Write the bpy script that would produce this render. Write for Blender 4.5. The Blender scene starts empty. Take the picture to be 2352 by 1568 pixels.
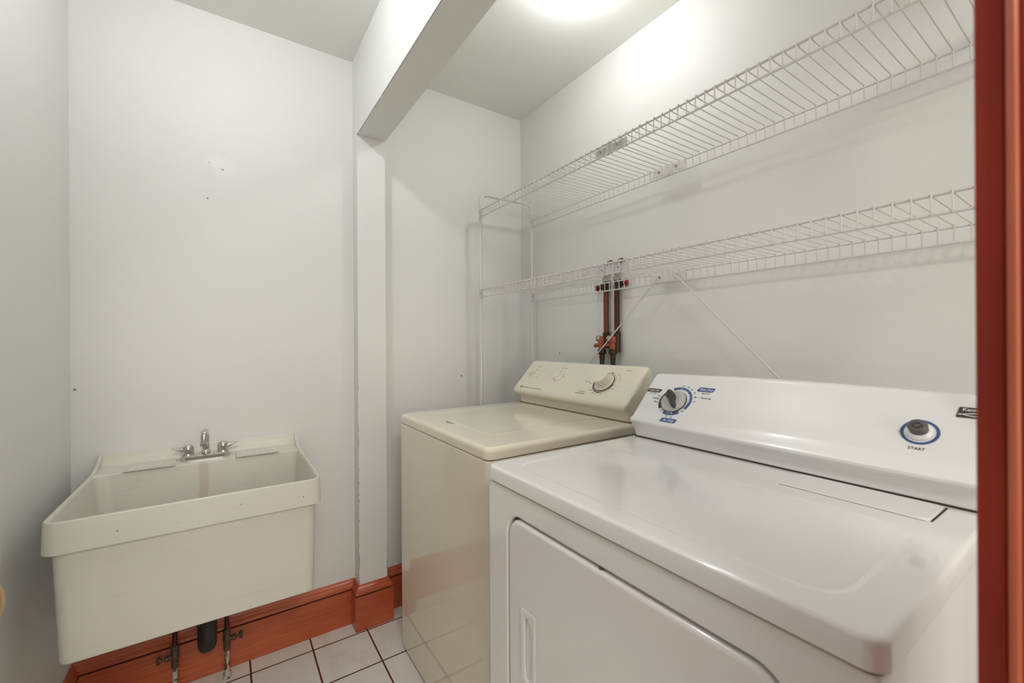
import bpy, bmesh, math, random
from mathutils import Vector, Matrix
random.seed(7)
S = bpy.context.scene
COL = S.collection
PI = math.pi

# ---------------------------------------------------------------- camera
yaw, pit, rol = math.radians(33.94), math.radians(0.0221), math.radians(-0.3272)
F = Vector((-math.cos(yaw)*math.cos(pit), math.sin(yaw)*math.cos(pit), math.sin(pit)))
R = F.cross(Vector((0, 0, 1))).normalized()
U = R.cross(F)
R2 = math.cos(rol)*R + math.sin(rol)*U
U2 = -math.sin(rol)*R + math.cos(rol)*U
cam = bpy.data.cameras.new('camera')
cam.sensor_width = 36.0
cam.lens = 976.15*36/2352
cam.clip_start = 0.02
cam.dof.use_dof = True
cam.dof.focus_distance = 1.9
cam.dof.aperture_fstop = 4.5
camo = bpy.data.objects.new('camera', cam)
COL.objects.link(camo)
m = Matrix((R2, U2, -F)).transposed().to_4x4()
m.translation = Vector((1.9, -1.342, 1.193))
camo.matrix_world = m
S.camera = camo

# ---------------------------------------------------------------- light and exposure
S.view_settings.view_transform = 'Standard'
S.view_settings.look = 'None'
S.view_settings.gamma = 1.0
S.view_settings.use_curve_mapping = False
S.view_settings.exposure = 0.13
BULB_ALCOVE = 78.0
BULB_SINK = 245.0
HALL_GLOW = 0.06
W = bpy.data.worlds.new('hall_light')
S.world = W
W.use_nodes = True
W.node_tree.nodes['Background'].inputs[0].default_value = (0.95, 0.97, 1.0, 1)
W.node_tree.nodes['Background'].inputs[1].default_value = HALL_GLOW

# unseen fill light, added high in the hallway behind the doorway
hl = bpy.data.lights.new('hall_fill_disk', 'AREA')
hl.shape = 'DISK'
hl.size = 0.5
hl.energy = 19.0
hl.color = (1.0, 0.95, 0.90)
hlo = bpy.data.objects.new('hall_fill_disk', hl)
COL.objects.link(hlo)
hlo.location = (2.95, -1.42, 2.34)
hlo.rotation_euler = (0, math.radians(40), 0)

# large fill panel added in the unseen hallway, shining in through the doorway
wl = bpy.data.lights.new('hall_fill_panel', 'AREA')
wl.shape = 'RECTANGLE'
wl.size = 1.4
wl.size_y = 1.5
wl.energy = 20.0
wl.color = (1.0, 0.965, 0.91)
wlo = bpy.data.objects.new('hall_fill_panel', wl)
COL.objects.link(wlo)
wlo.location = (4.17, -1.2, 1.35)
wlo.rotation_euler = (0, math.radians(90), 0)


def srgb(r, g, b):
    f = lambda c: (c/255/12.92) if c/255 <= 0.04045 else ((c/255+0.055)/1.055)**2.4
    return (f(r), f(g), f(b), 1)


# ---------------------------------------------------------------- materials
class NT:
    def __init__(s, name):
        s.m = bpy.data.materials.new(name)
        s.m.use_nodes = True
        s.t = s.m.node_tree
        s.b = s.t.nodes['Principled BSDF']

    def n(s, typ, **kw):
        nd = s.t.nodes.new(typ)
        for k, v in kw.items():
            setattr(nd, k, v)
        return nd

    def l(s, a, b):
        s.t.links.new(a, b)

    def math(s, op, a, b=None, c=None):
        nd = s.n('ShaderNodeMath', operation=op)
        for i, v in enumerate((a, b, c)):
            if v is None:
                continue
            if isinstance(v, (int, float)):
                nd.inputs[i].default_value = v
            else:
                s.l(v, nd.inputs[i])
        return nd.outputs[0]

    def mix(s, fac, a, b):
        nd = s.n('ShaderNodeMix', data_type='RGBA')
        for i, v in ((0, fac), (6, a), (7, b)):
            if isinstance(v, (int, float)):
                nd.inputs[i].default_value = v
            elif isinstance(v, tuple):
                nd.inputs[i].default_value = v
            else:
                s.l(v, nd.inputs[i])
        return nd.outputs[2]

    def pos(s):
        return s.n('ShaderNodeNewGeometry').outputs['Position']

    def noise(s, vec, scale, detail=3, stretch=None, rough=0.5):
        if stretch:
            mp = s.n('ShaderNodeMapping')
            mp.inputs['Scale'].default_value = stretch
            s.l(vec, mp.inputs[0])
            vec = mp.outputs[0]
        nd = s.n('ShaderNodeTexNoise')
        nd.inputs['Scale'].default_value = scale
        nd.inputs['Detail'].default_value = detail
        nd.inputs['Roughness'].default_value = rough
        s.l(vec, nd.inputs['Vector'])
        return nd.outputs['Fac']

    def ramp(s, fac, a, b):
        nd = s.n('ShaderNodeMapRange')
        nd.interpolation_type = 'SMOOTHSTEP'
        nd.inputs[1].default_value = a
        nd.inputs[2].default_value = b
        s.l(fac, nd.inputs[0])
        return nd.outputs[0]

    def bump(s, h, strength, dist=0.001):
        nd = s.n('ShaderNodeBump')
        nd.inputs['Strength'].default_value = strength
        nd.inputs['Distance'].default_value = dist
        s.l(h, nd.inputs['Height'])
        s.l(nd.outputs[0], s.b.inputs['Normal'])

    def base(s, v):
        if isinstance(v, tuple):
            s.b.inputs['Base Color'].default_value = v
        else:
            s.l(v, s.b.inputs['Base Color'])


def plain(name, col, rough=0.5, metal=0.0, coat=0.0, speck=None, spec=None, var=0.0):
    t = NT(name)
    t.b.inputs['Roughness'].default_value = rough
    t.b.inputs['Metallic'].default_value = metal
    t.b.inputs['Coat Weight'].default_value = coat
    t.b.inputs['Coat Roughness'].default_value = 0.05
    if spec is not None:
        t.b.inputs['Specular IOR Level'].default_value = spec
    dark = tuple(c*(1-var) for c in col[:3])+(1,)
    nz = t.noise(t.pos(), speck or 30.0)
    t.base(t.mix(nz, dark, col) if var else col)
    if not var:
        t.bump(nz, 0.01)
    return t.m


def paint(name, col, rough=0.55, spots=(), patch=(), edges=()):
    t = NT(name)
    p = t.pos()
    t.b.inputs['Roughness'].default_value = rough
    t.b.inputs['Specular IOR Level'].default_value = 0.35
    c = t.mix(t.noise(p, 2.3), tuple(x*0.97 for x in col[:3])+(1,), col)
    for (x, y, z, r, k) in spots:            # small nail holes and scuffs
        v = t.n('ShaderNodeVectorMath', operation='DISTANCE')
        t.l(p, v.inputs[0])
        v.inputs[1].default_value = (x, y, z)
        d = t.math('ADD', v.outputs['Value'], t.math('MULTIPLY', t.noise(p, 300.0), r*0.8))
        f = t.math('MULTIPLY', t.math('LESS_THAN', d, r*1.4), k)
        c = t.mix(f, c, srgb(105, 88, 72))
    for (x, y, z, r) in patch:               # filled patches
        v = t.n('ShaderNodeVectorMath', operation='DISTANCE')
        t.l(p, v.inputs[0])
        v.inputs[1].default_value = (x, y, z)
        d = t.math('ADD', v.outputs['Value'], t.math('MULTIPLY', t.noise(p, 60.0), r))
        f = t.math('MULTIPLY', t.math('LESS_THAN', d, r*1.45), 0.35)
        c = t.mix(f, c, (0.86, 0.86, 0.84, 1))
    if edges:
        sp = t.n('ShaderNodeSeparateXYZ')
        t.l(p, sp.inputs[0])
        for ax1, v1, ax2, v2, w, th, coff in edges:   # chipped paint on corner beads
            a = t.math('ABSOLUTE', t.math('SUBTRACT', sp.outputs[ax1], v1))
            b = t.math('ABSOLUTE', t.math('SUBTRACT', sp.outputs[ax2], v2))
            near = t.math('LESS_THAN', t.math('MAXIMUM', a, b), w)
            if coff is not None:
                n1 = t.math('ADD', t.noise(p, 75.0, 8, (1, 1, .45), .7), t.math('MULTIPLY', sp.outputs[2], -coff))
            else:
                n1 = t.noise(p, 22.0, 5)
            chip = t.math('MULTIPLY', near, t.math('GREATER_THAN', n1, th))
            if coff is None:
                chip = t.math('MULTIPLY', chip, t.math('GREATER_THAN', sp.outputs[0], .0695))
            c = t.mix(t.math('MULTIPLY', chip, 0.75), c, srgb(112, 92, 80))
    t.base(c)
    t.bump(t.noise(p, 180.0, 4), 0.06, 0.0006)
    return t.m


def wood(name, c1, c2, c3, axis, rough=0.3, coat=0.5):
    t = NT(name)
    p = t.pos()
    st = [14.0, 14.0, 14.0]
    st[axis] = 0.7
    g = t.noise(p, 9.0, 6, tuple(st), 0.6)
    b = t.noise(p, 4.0, 2)
    c = t.mix(t.ramp(g, 0.3, 0.72), c1, c2)
    c = t.mix(t.math('MULTIPLY', t.ramp(b, 0.35, 0.75), 0.6), c, c3)
    t.base(c)
    t.b.inputs['Roughness'].default_value = rough
    t.b.inputs['Coat Weight'].default_value = coat
    t.b.inputs['Coat Roughness'].default_value = 0.18
    t.bump(g, 0.05, 0.0008)
    return t.m


WALLC = (0.80, 0.80, 0.765, 1)
M = {}
M['wall'] = paint('wall_paint', WALLC)
M['wall_end'] = paint('wall_paint_end', WALLC,
                      spots=[(0, -1.390, 1.852, .0026, .6), (0, -1.349, 1.835, .0036, 1), (0, -1.395, 1.721, .003, .8),
                             (0, -1.742, 1.048, .004, .8), (0, -0.368, 1.024, .0035, 1), (0, -1.097, .276, .004, .4)],
                      patch=[(0, -1.345, 1.845, .04), (0, -1.375, 1.86, .025)])
M['wall_shelf'] = paint('wall_paint_shelf', WALLC, spots=[(.318, 0, 1.135, .0035, 1), (1.68, 0, 1.058, .003, .5)])
M['partition'] = paint('wall_paint_partition', WALLC,
                       edges=[(0, .07, 1, -.885, .0019, .47, .10), (0, .07, 1, -.768, .0019, .53, .10),
                              (2, 2.06, 1, -.885, .0018, .40, None)])
M['ceiling'] = paint('ceiling_paint', (0.85, 0.855, 0.80, 1), 0.7)
M['wood_b'] = wood('baseboard_wood', srgb(184, 84, 46), srgb(206, 108, 60), srgb(168, 66, 42), 1, 0.35, 0.3)
M['wood_c'] = wood('casing_wood', srgb(158, 36, 12), srgb(178, 54, 22), srgb(140, 30, 12), 2, 0.5, 0.0)
M['wood_bead'] = wood('highlit_bead_wood', srgb(196, 100, 66), srgb(206, 114, 78), srgb(186, 86, 54), 2, 0.35, 0.4)  # lighter tone paints the highlight along the rounded bead
M['wood_gap'] = plain('baseboard_gap', srgb(50, 22, 10), 0.9)

# floor tiles
t = NT('floor_tile')
p = t.pos()
sp = t.n('ShaderNodeSeparateXYZ')
t.l(p, sp.inputs[0])
PT = 0.2062


def gridd(o, off):
    a = t.math('ADD', t.math('SUBTRACT', o, off), PT*100.5)
    return t.math('ABSOLUTE', t.math('SUBTRACT', t.math('MODULO', a, PT), PT/2))


dx = gridd(sp.outputs[0], .0965)
dy = gridd(sp.outputs[1], -1.0665)
dm = t.math('MINIMUM', dx, dy)
dm = t.math('ADD', dm, t.math('MULTIPLY', t.math('SUBTRACT', t.noise(p, 70.0), .5), .0012))
tile = t.ramp(dm, .0026, .0036)
cell = t.n('ShaderNodeTexWhiteNoise')
vm = t.n('ShaderNodeVectorMath', operation='SNAP')
t.l(p, vm.inputs[0])
vm.inputs[1].default_value = (PT, PT, 10)
t.l(vm.outputs[0], cell.inputs['Vector'])
tc = t.mix(cell.outputs['Value'], srgb(240, 237, 230), srgb(233, 229, 220))
tc = t.mix(t.math('MULTIPLY', t.ramp(t.noise(p, 9.0, 5), .5, .8), .25), tc, srgb(190, 160, 140))
t.base(t.mix(tile, srgb(104, 48, 26), tc))
rr = t.n('ShaderNodeMapRange')
rr.inputs[3].default_value = 0.8
rr.inputs[4].default_value = 0.16
t.l(tile, rr.inputs[0])
t.l(rr.outputs[0], t.b.inputs['Roughness'])
t.bump(tile, 0.35, 0.0015)
M['tile'] = t.m

M['cream'] = plain('cream_enamel', (0.85, 0.785, 0.635, 1), 0.08, coat=0.6, var=0.015, speck=6)
M['cream_plastic'] = plain('cream_plastic', (0.84, 0.80, 0.67, 1), 0.32)
M['white'] = plain('white_enamel', (0.87, 0.865, 0.845, 1), 0.14, coat=0.5, var=0.012, speck=6)
M['white_plastic'] = plain('white_plastic', (0.87, 0.87, 0.855, 1), 0.24, coat=0.3)
M['silver_plastic'] = plain('silver_band_plastic', (0.56, 0.555, 0.54, 1), 0.3, metal=0.15)
M['seam'] = plain('dark_seam', (0.035, 0.02, 0.012, 1), 0.8)
M['rust_seam'] = plain('brown_seam', srgb(96, 55, 28), 0.8)
t = NT('sink_plastic')
p = t.pos()
c = t.mix(t.noise(p, 14.0), (0.66, 0.645, 0.56, 1), (0.705, 0.69, 0.605, 1))
sp = t.n('ShaderNodeSeparateXYZ')
t.l(p, sp.inputs[0])
wob = t.math('MULTIPLY', t.math('SUBTRACT', t.noise(p, 12.0), .5), .02)
inn = t.math('MULTIPLY', t.math('LESS_THAN', sp.outputs[0], .16), t.math('MULTIPLY', t.math('GREATER_THAN', sp.outputs[0], .113), t.math('LESS_THAN', sp.outputs[2], .787)))
st = t.math('SUBTRACT', 1.0, t.ramp(t.math('ABSOLUTE', t.math('ADD', t.math('SUBTRACT', sp.outputs[1], -1.407), wob)), .009, .016))
c = t.mix(t.math('MULTIPLY', t.math('MULTIPLY', st, inn), .35), c, srgb(176, 150, 118))
fine = t.noise(p, 38.0, 5, (1, .35, 2.2))
c = t.mix(t.math('MULTIPLY', t.ramp(fine, .62, .80), .16), c, srgb(160, 135, 118))
for (x, y, z, r) in ((.557, -1.555, .755, .0022), (.557, -1.31, .764, .002), (.541, -1.42, .665, .0022), (.556, -1.16, .752, .002), (.113, -1.489, .797, .004)):
    v = t.n('ShaderNodeVectorMath', operation='DISTANCE')
    t.l(p, v.inputs[0])
    v.inputs[1].default_value = (x, y, z)
    c = t.mix(t.math('MULTIPLY', t.math('LESS_THAN', v.outputs['Value'], r), .8), c, srgb(110, 80, 60))
t.base(c)
t.b.inputs['Roughness'].default_value = 0.36
M['sink'] = t.m
M['chrome'] = plain('chrome', (0.66, 0.65, 0.63, 1), 0.07, metal=1.0)
M['wire'] = plain('white_coated_wire', (0.69, 0.68, 0.655, 1), 0.35)
M['steel'] = plain('steel_screw', (0.42, 0.41, 0.40, 1), 0.35, metal=0.9)
M['knob_grey'] = plain('grey_knob_plastic', (0.52, 0.51, 0.50, 1), 0.22, coat=0.4)
M['knob_dark'] = plain('charcoal_plastic', (0.045, 0.04, 0.042, 1), 0.28)
M['button'] = plain('grey_button_plastic', (0.10, 0.095, 0.095, 1), 0.35)
M['ink_brown'] = plain('ink_brown', srgb(72, 56, 46), 0.5)
M['ink_blue'] = plain('ink_blue', srgb(66, 90, 142), 0.5)
M['ink_grey'] = plain('ink_grey', srgb(128, 126, 124), 0.5)
M['ink_dark'] = plain('ink_dark', srgb(70, 64, 60), 0.5)
M['ink_white'] = plain('ink_white', (0.83, 0.84, 0.86, 1), 0.4)
M['ink_tan'] = plain('ink_tan', srgb(150, 140, 118), 0.5)
M['ink_teal'] = plain('ink_teal', srgb(88, 112, 112), 0.5)
M['ink_line'] = plain('ink_pale_blue', srgb(120, 150, 200), 0.5)
M['black'] = plain('black_abs_pipe', (0.022, 0.022, 0.022, 1), 0.45)
M['rubber'] = plain('dark_rubber_hose', (0.03, 0.026, 0.024, 1), 0.55)
M['red'] = plain('red_handle_paint', srgb(150, 28, 18), 0.4)
M['brass'] = plain('aged_brass', srgb(200, 160, 96), 0.3, metal=0.9)
M['orange_brass'] = plain('reddish_brass_valve', srgb(172, 92, 62), 0.45, metal=0.25, var=0.25, speck=60)
M['dark_bronze'] = plain('tarnished_fitting', srgb(78, 60, 42), 0.45, metal=0.6, var=0.3, speck=80)
M['copper'] = plain('copper_pipe', srgb(132, 76, 50), 0.45, metal=0.45, var=0.5, speck=22)
M['copper_dark'] = plain('tarnished_copper_pipe', srgb(96, 60, 40), 0.45, metal=0.5, var=0.6, speck=25)
M['valve_grey'] = plain('corroded_valve', srgb(112, 92, 76), 0.5, metal=0.5, var=0.4, speck=90)

t = NT('flaking_white_pipe')
p = t.pos()
fl = t.ramp(t.noise(p, 70.0, 5, (1, 1, .45)), .50, .54)
t.base(t.mix(fl, srgb(198, 192, 180), srgb(108, 78, 54)))
t.b.inputs['Roughness'].default_value = 0.6
M['flaky'] = t.m

t = NT('lamp_glow')
t.base((1, 1, 1, 1))
t.b.inputs['Emission Color'].default_value = (0.97, 0.98, 1.0, 1)
t.b.inputs['Emission Strength'].default_value = 60.0
M['glow_a'] = t.m
t2 = NT('lamp_glow_sink')
t2.base((1, 1, 1, 1))
t2.b.inputs['Emission Color'].default_value = (0.93, 0.95, 1.0, 1)
t2.b.inputs['Emission Strength'].default_value = 60.0
M['glow_b'] = t2.m


# ---------------------------------------------------------------- helpers
def new_bm():
    return bmesh.new()


def link(name, bm, mat, parent=None, sharp=35, flat=False):
    me = bpy.data.meshes.new(name)
    org = Vector((0, 0, 0))
    q = parent
    while q is not None:
        org += q.location
        q = q.parent
    if org.length:
        bmesh.ops.translate(bm, verts=bm.verts, vec=-org)
    bmesh.ops.recalc_face_normals(bm, faces=bm.faces)
    bm.to_mesh(me)
    bm.free()
    mats = mat if isinstance(mat, (list, tuple)) else [mat]
    for x in mats:
        me.materials.append(M[x] if isinstance(x, str) else x)
    if not flat:
        me.polygons.foreach_set('use_smooth', [True]*len(me.polygons))
        me.set_sharp_from_angle(angle=math.radians(sharp))
    o = bpy.data.objects.new(name, me)
    COL.objects.link(o)
    if not flat:
        wn = o.modifiers.new('weighted_normals', 'WEIGHTED_NORMAL')
        wn.keep_sharp = True
        wn.weight = 80
    if parent is not None:
        o.parent = parent
    return o


def struct(name, bm, mat, parent=None, **kw):
    o = link(name, bm, mat, parent, **kw)
    if parent is None:
        o['kind'] = 'structure'
    return o


def thing(name, loc, label, cat, group=None):
    o = bpy.data.objects.new(name, None)
    o.empty_display_size = 0.05
    COL.objects.link(o)
    o.location = loc
    o['label'] = label
    o['category'] = cat
    if group:
        o['group'] = group
    return o


def box(bm, x0, x1, y0, y1, z0, z1, bev=0.0, seg=2):
    r = bmesh.ops.create_cube(bm, size=1.0)
    vs = r['verts']
    for v in vs:
        v.co = Vector((x0+(v.co.x+.5)*(x1-x0), y0+(v.co.y+.5)*(y1-y0), z0+(v.co.z+.5)*(z1-z0)))
    if bev:
        es = list({e for v in vs for e in v.link_edges})
        bmesh.ops.bevel(bm, geom=es, offset=bev, segments=seg, profile=0.5, affect='EDGES')
    return bm


def loft(bm, loops, cap0=False, cap1=False, closed=True, mat=0):
    L = [[bm.verts.new(p) for p in lp] for lp in loops]
    n = len(L[0])
    for a, b in zip(L, L[1:]):
        for i in range(n if closed else n-1):
            j = (i+1) % n
            try:
                f = bm.faces.new((a[i], a[j], b[j], b[i]))
                f.material_index = mat
            except ValueError:
                pass
    if cap0:
        bm.faces.new(L[0][::-1]).material_index = mat
    if cap1:
        bm.faces.new(L[-1]).material_index = mat
    return L


def rrect(x0, x1, y0, y1, r, n=6, ne=2):
    r = max(r, 1e-5)
    pts = []
    cs = [(x1-r, y0+r, -90), (x1-r, y1-r, 0), (x0+r, y1-r, 90), (x0+r, y0+r, 180)]
    for k, (cx, cy, a0) in enumerate(cs):
        arc = [(cx+r*math.cos(math.radians(a0+90*i/n)), cy+r*math.sin(math.radians(a0+90*i/n))) for i in range(n+1)]
        pts += arc
        nx, ny, na = cs[(k+1) % 4]
        q = (nx+r*math.cos(math.radians(na)), ny+r*math.sin(math.radians(na)))
        e = arc[-1]
        for i in range(1, ne):
            f = i/ne
            pts.append((e[0]+(q[0]-e[0])*f, e[1]+(q[1]-e[1])*f))
    return pts


def lz(pts, z):
    return [Vector((a, b, z)) for a, b in pts]


def ly(pts, y):
    """(x, z) outline standing in a plane of constant y"""
    return [Vector((a, y, b)) for a, b in pts]


def tube(bm, path, r, n=8, caps=True, mat=0):
    P = [Vector(p) for p in path]
    rs = r if isinstance(r, (list, tuple)) else [r]*len(P)
    T = []
    for i in range(len(P)):
        a = (P[i]-P[i-1]).normalized() if i else None
        b = (P[i+1]-P[i]).normalized() if i < len(P)-1 else None
        T.append(((a or b)+(b or a)).normalized())
    up = Vector((0, 0, 1)) if abs(T[0].z) < .9 else Vector((1, 0, 0))
    nrm = T[0].cross(up).normalized()
    loops = []
    for i, (p_, t_) in enumerate(zip(P, T)):
        nrm = (nrm - t_*nrm.dot(t_)).normalized()
        bn = t_.cross(nrm)
        k = 1.0
        loops.append([p_+(nrm*math.cos(2*PI*j/n)+bn*math.sin(2*PI*j/n))*rs[i]*k for j in range(n)])
    loft(bm, loops, caps, caps, mat=mat)
    return bm


def arc_path(pts, rad, n=5):
    """polyline with rounded corners"""
    P = [Vector(p) for p in pts]
    out = [P[0]]
    for i in range(1, len(P)-1):
        a = (P[i-1]-P[i]).normalized()
        b = (P[i+1]-P[i]).normalized()
        ang = a.angle(b)
        d = rad/math.tan(ang/2)
        p0, p1 = P[i]+a*d, P[i]+b*d
        for k in range(n+1):
            f = k/n
            out.append(p0*(1-f)**2 + P[i]*2*f*(1-f) + p1*f*f)
    out.append(P[-1])
    return out


def lathe(bm, prof, org, axis, n=28, caps=True, mat=0):
    """prof: (radius, height) along axis"""
    axis = Vector(axis).normalized()
    up = Vector((0, 0, 1)) if abs(axis.z) < .9 else Vector((1, 0, 0))
    a = axis.cross(up).normalized()
    b = axis.cross(a)
    org = Vector(org)
    loops = [[org+axis*h+(a*math.cos(2*PI*j/n)+b*math.sin(2*PI*j/n))*max(r, 1e-5) for j in range(n)] for r, h in prof]
    loft(bm, loops, caps, caps, mat=mat)
    return bm


class Face:
    """a flat working plane: u along x, v up the slope, w out of it"""
    def __init__(s, a, v, x0=0.0):
        s.a = Vector(a)
        s.u = Vector((1, 0, 0))
        s.v = Vector(v).normalized()
        s.w = s.u.cross(s.v).normalized()

    def __call__(s, u, v, w=0.0):
        return s.a + s.u*u + s.v*v + s.w*w


def add_poly(bm, face, pts, w, th=0.0006, mat=0):
    lo = [face(u, v, w) for u, v in pts]
    hi = [face(u, v, w+th) for u, v in pts]
    loft(bm, [lo, hi], True, True, mat=mat)


def arc_band(bm, face, c, r0, r1, a0, a1, w=0.0002, th=0.0005, n=24, mat=0):
    """band of a ring, angles in degrees clockwise from up"""
    pts = []
    for i in range(n+1):
        a = math.radians(a0+(a1-a0)*i/n)
        pts.append((c[0]+r1*math.sin(a), c[1]+r1*math.cos(a)))
    for i in range(n, -1, -1):
        a = math.radians(a0+(a1-a0)*i/n)
        pts.append((c[0]+r0*math.sin(a), c[1]+r0*math.cos(a)))
    L0 = [bm.verts.new(face(u, v, w)) for u, v in pts]
    L1 = [bm.verts.new(face(u, v, w+th)) for u, v in pts]
    k = len(pts)
    for i in range(n):
        for L in (L0, L1):
            f = bm.faces.new((L[i], L[i+1], L[k-2-i], L[k-1-i]))
            f.material_index = mat
    for i in range(k):
        j = (i+1) % k
        f = bm.faces.new((L0[i], L0[j], L1[j], L1[i]))
        f.material_index = mat


def text(bm, face, s, u, v, size, w=0.0004, align='CENTER', slant=0.0, bold=0.0, mat=0, sx=1.0, rot=0.0):
    cu = bpy.data.curves.new('lettering_curve', 'FONT')
    cu.body = s
    cu.size = size
    cu.align_x = align
    cu.align_y = 'CENTER'
    cu.shear = slant
    cu.offset = bold
    cu.extrude = 0.0002
    cu.resolution_u = 3
    o = bpy.data.objects.new('lettering_curve', cu)
    COL.objects.link(o)
    dg = bpy.context.evaluated_depsgraph_get()
    me = o.evaluated_get(dg).to_mesh()
    base = len(bm.verts)
    vs = []
    cr, sr = math.cos(rot), math.sin(rot)
    for v_ in me.vertices:
        x, y = v_.co.x*sx, v_.co.y
        x, y = x*cr-y*sr, x*sr+y*cr
        vs.append(bm.verts.new(face(u+x, v+y, w+v_.co.z)))
    for pgn in me.polygons:
        try:
            f = bm.faces.new([vs[i] for i in pgn.vertices])
            f.material_index = mat
        except ValueError:
            pass
    o.evaluated_get(dg).to_mesh_clear()
    bpy.data.objects.remove(o)
    bpy.data.curves.remove(cu)


def sweep_wall(bm, path, prof, mat=0):
    """sweep profile (d, z) along plan path; d goes to the left-hand side of travel"""
    P = [Vector((x, y)) for x, y in path]
    loops = []
    for i, p_ in enumerate(P):
        a = (P[i]-P[i-1]).normalized() if i else None
        b = (P[i+1]-P[i]).normalized() if i < len(P)-1 else None
        na = Vector((-a.y, a.x)) if a else None
        nb = Vector((-b.y, b.x)) if b else None
        if na and nb:
            mm = (na+nb)
            mm = mm/(mm.length_squared/2)
        else:
            mm = na or nb
        loops.append([Vector((p_.x+mm.x*d, p_.y+mm.y*d, z)) for d, z in prof])
    loft(bm, loops, True, True, mat=mat)


# ---------------------------------------------------------------- room shell
H = 2.40
XF, XF2 = 1.853, 1.975          # wall with the doorway
bm = new_bm(); box(bm, -.12, 4.2, -3.2, .12, -.1, 0); struct('floor', bm, 'tile', flat=True)
bm = new_bm(); box(bm, -.12, 4.2, -3.2, .12, H, H+.1); struct('ceiling', bm, 'ceiling', flat=True)
bm = new_bm(); box(bm, -.12, 0, -1.872, .12, 0, H); struct('wall_back', bm, 'wall_end', flat=True)
bm = new_bm(); box(bm, 0, 4.2, 0, .12, 0, H); struct('wall_right', bm, 'wall_shelf', flat=True)
bm = new_bm(); box(bm, 0, XF2, -1.872, -1.752, 0, H); struct('wall_left', bm, 'wall', flat=True)
YJ0, YJ1, ZJ = -1.668, -.930, 2.045
bm = new_bm()
box(bm, XF, XF2, -1.752, YJ0, 0, H)
box(bm, XF, XF2, YJ1, -.768, 0, H)
box(bm, XF, XF2, YJ0, YJ1, ZJ, H)
box(bm, XF, XF2, -.768, 0, ZJ, H)
struct('wall_front', bm, 'wall', flat=True)
# partition: shallow pillar and the header over the alcove opening
bm = new_bm()
box(bm, 0, .07, -.885, -.768, 0, H)
box(bm, .07, XF, -.885, -.768, 2.06, H)
struct('wall_partition', bm, 'partition', flat=True)
# hallway beyond the doorway, behind the camera
bm = new_bm(); box(bm, 4.2, 4.3, -3.2, .12, 0, H); struct('wall_hall', bm, 'wall', flat=True)

# baseboards: board plus cap moulding
BOARD = [(.0002, .001), (.0205, .001), (.0205, .1400), (.0195, .1410), (.0002, .141)]
GAP = [(.0002, .1411), (.0170, .1411), (.0170, .1462), (.0002, .1462)]
CAP = [(.0002, .1463), (.0185, .1463), (.0195, .149), (.0185, .156), (.012, .163), (.0105, .166), (.0105, .170), (.007, .175), (.004, .181), (.0002, .182)]


def baseboard(name, path):
    b = bm_ = new_bm()
    sweep_wall(b, path, BOARD)
    sweep_wall(b, path, GAP, 1)
    sweep_wall(b, path, CAP)
    struct(name, b, ['wood_b', 'wood_gap'], sharp=25)


baseboard('baseboard_right', [(4.2, 0), (.0, 0)])
baseboard('baseboard_back', [(0, -.0), (0, -.768), (.07, -.768), (.07, -.885), (0, -.885), (0, -1.752)])
baseboard('baseboard_left', [(0, -1.752), (XF, -1.752)])

# door casing, jamb and the open door
bm = new_bm()
box(bm, XF-.0135, XF, -.9425, -.855, 0, ZJ+.07, .002)
box(bm, XF-.0005, XF2+.01, -.7681, -.7560, 0, ZJ-.001, .001)
box(bm, XF-.0135, XF, YJ0-.075, YJ0+.012, 0, ZJ+.07, .002)
box(bm, XF-.0135, XF, YJ0+.012, -.9425, ZJ-.012, ZJ+.07, .002)
struct('trim_1', bm, 'wood_c')
bm = new_bm()
box(bm, XF+.0062, XF2+.01, -.9462, -.9302, 0, ZJ, .001)
box(bm, XF+.001, XF+.01, -.9445, -.9302, 0, ZJ)
box(bm, XF+.008, XF2+.01, YJ0, YJ0+.018, 0, ZJ, .001)
box(bm, XF+.008, XF2+.01, YJ0+.018, -.948, ZJ-.018, ZJ, .001)
tr2 = struct('trim_2', bm, 'wood_c')
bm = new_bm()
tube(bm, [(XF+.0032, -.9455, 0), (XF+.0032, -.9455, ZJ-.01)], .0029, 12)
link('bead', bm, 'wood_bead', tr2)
bm = new_bm()
box(bm, 1.135, 1.835, -1.643, -1.608, .012, 2.02, .002)
door = struct('door_1', bm, 'wall')
bm = new_bm()
lathe(bm, [(.030, 0), (.030, .004), (.022, .008), (.011, .012), (.010, .026), (.017, .032), (.0245, .041), (.0265, .050), (.024, .059), (.014, .065), (0, .0665)],
      (1.220, -1.6078, .917), (0, 1, 0), 32)
kn = link('door_knob', bm, 'brass', door)
kn['label'] = 'round brass knob'

# ---------------------------------------------------------------- ceiling lamps
def lamp(x, y, glow, label, watts, br=.038):
    t_ = thing('ceiling_lamp', (x, y, H), label, 'lamp', None)
    b = new_bm()
    lathe(b, [(.058, 0), (.058, -.006), (.048, -.018), (.030, -.022), (.0, -.022)], (x, y, H-.0005), (0, 0, 1), 32)
    link('lamp_base', b, 'white_plastic', t_)
    b = new_bm()
    pr = [(.014, 0), (.016, -.008)]
    for k in range(11):
        a = math.radians(28+152*k/10)
        pr.append((br*math.sin(a), -.004-br+br*math.cos(a)))
    lathe(b, pr, (x, y, H-.022), (0, 0, 1), 32)
    o = link('bulb', b, glow, t_, sharp=80)
    M[glow].node_tree.nodes['Principled BSDF'].inputs['Emission Strength'].default_value = watts
    return t_


lamp(.878, -.382, 'glow_a', 'bare round white bulb on the ceiling above the washer', BULB_ALCOVE)
lamp(.80, -1.325, 'glow_b', 'bare round bulb on the ceiling in front of the utility sink', BULB_SINK, .029)

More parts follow.
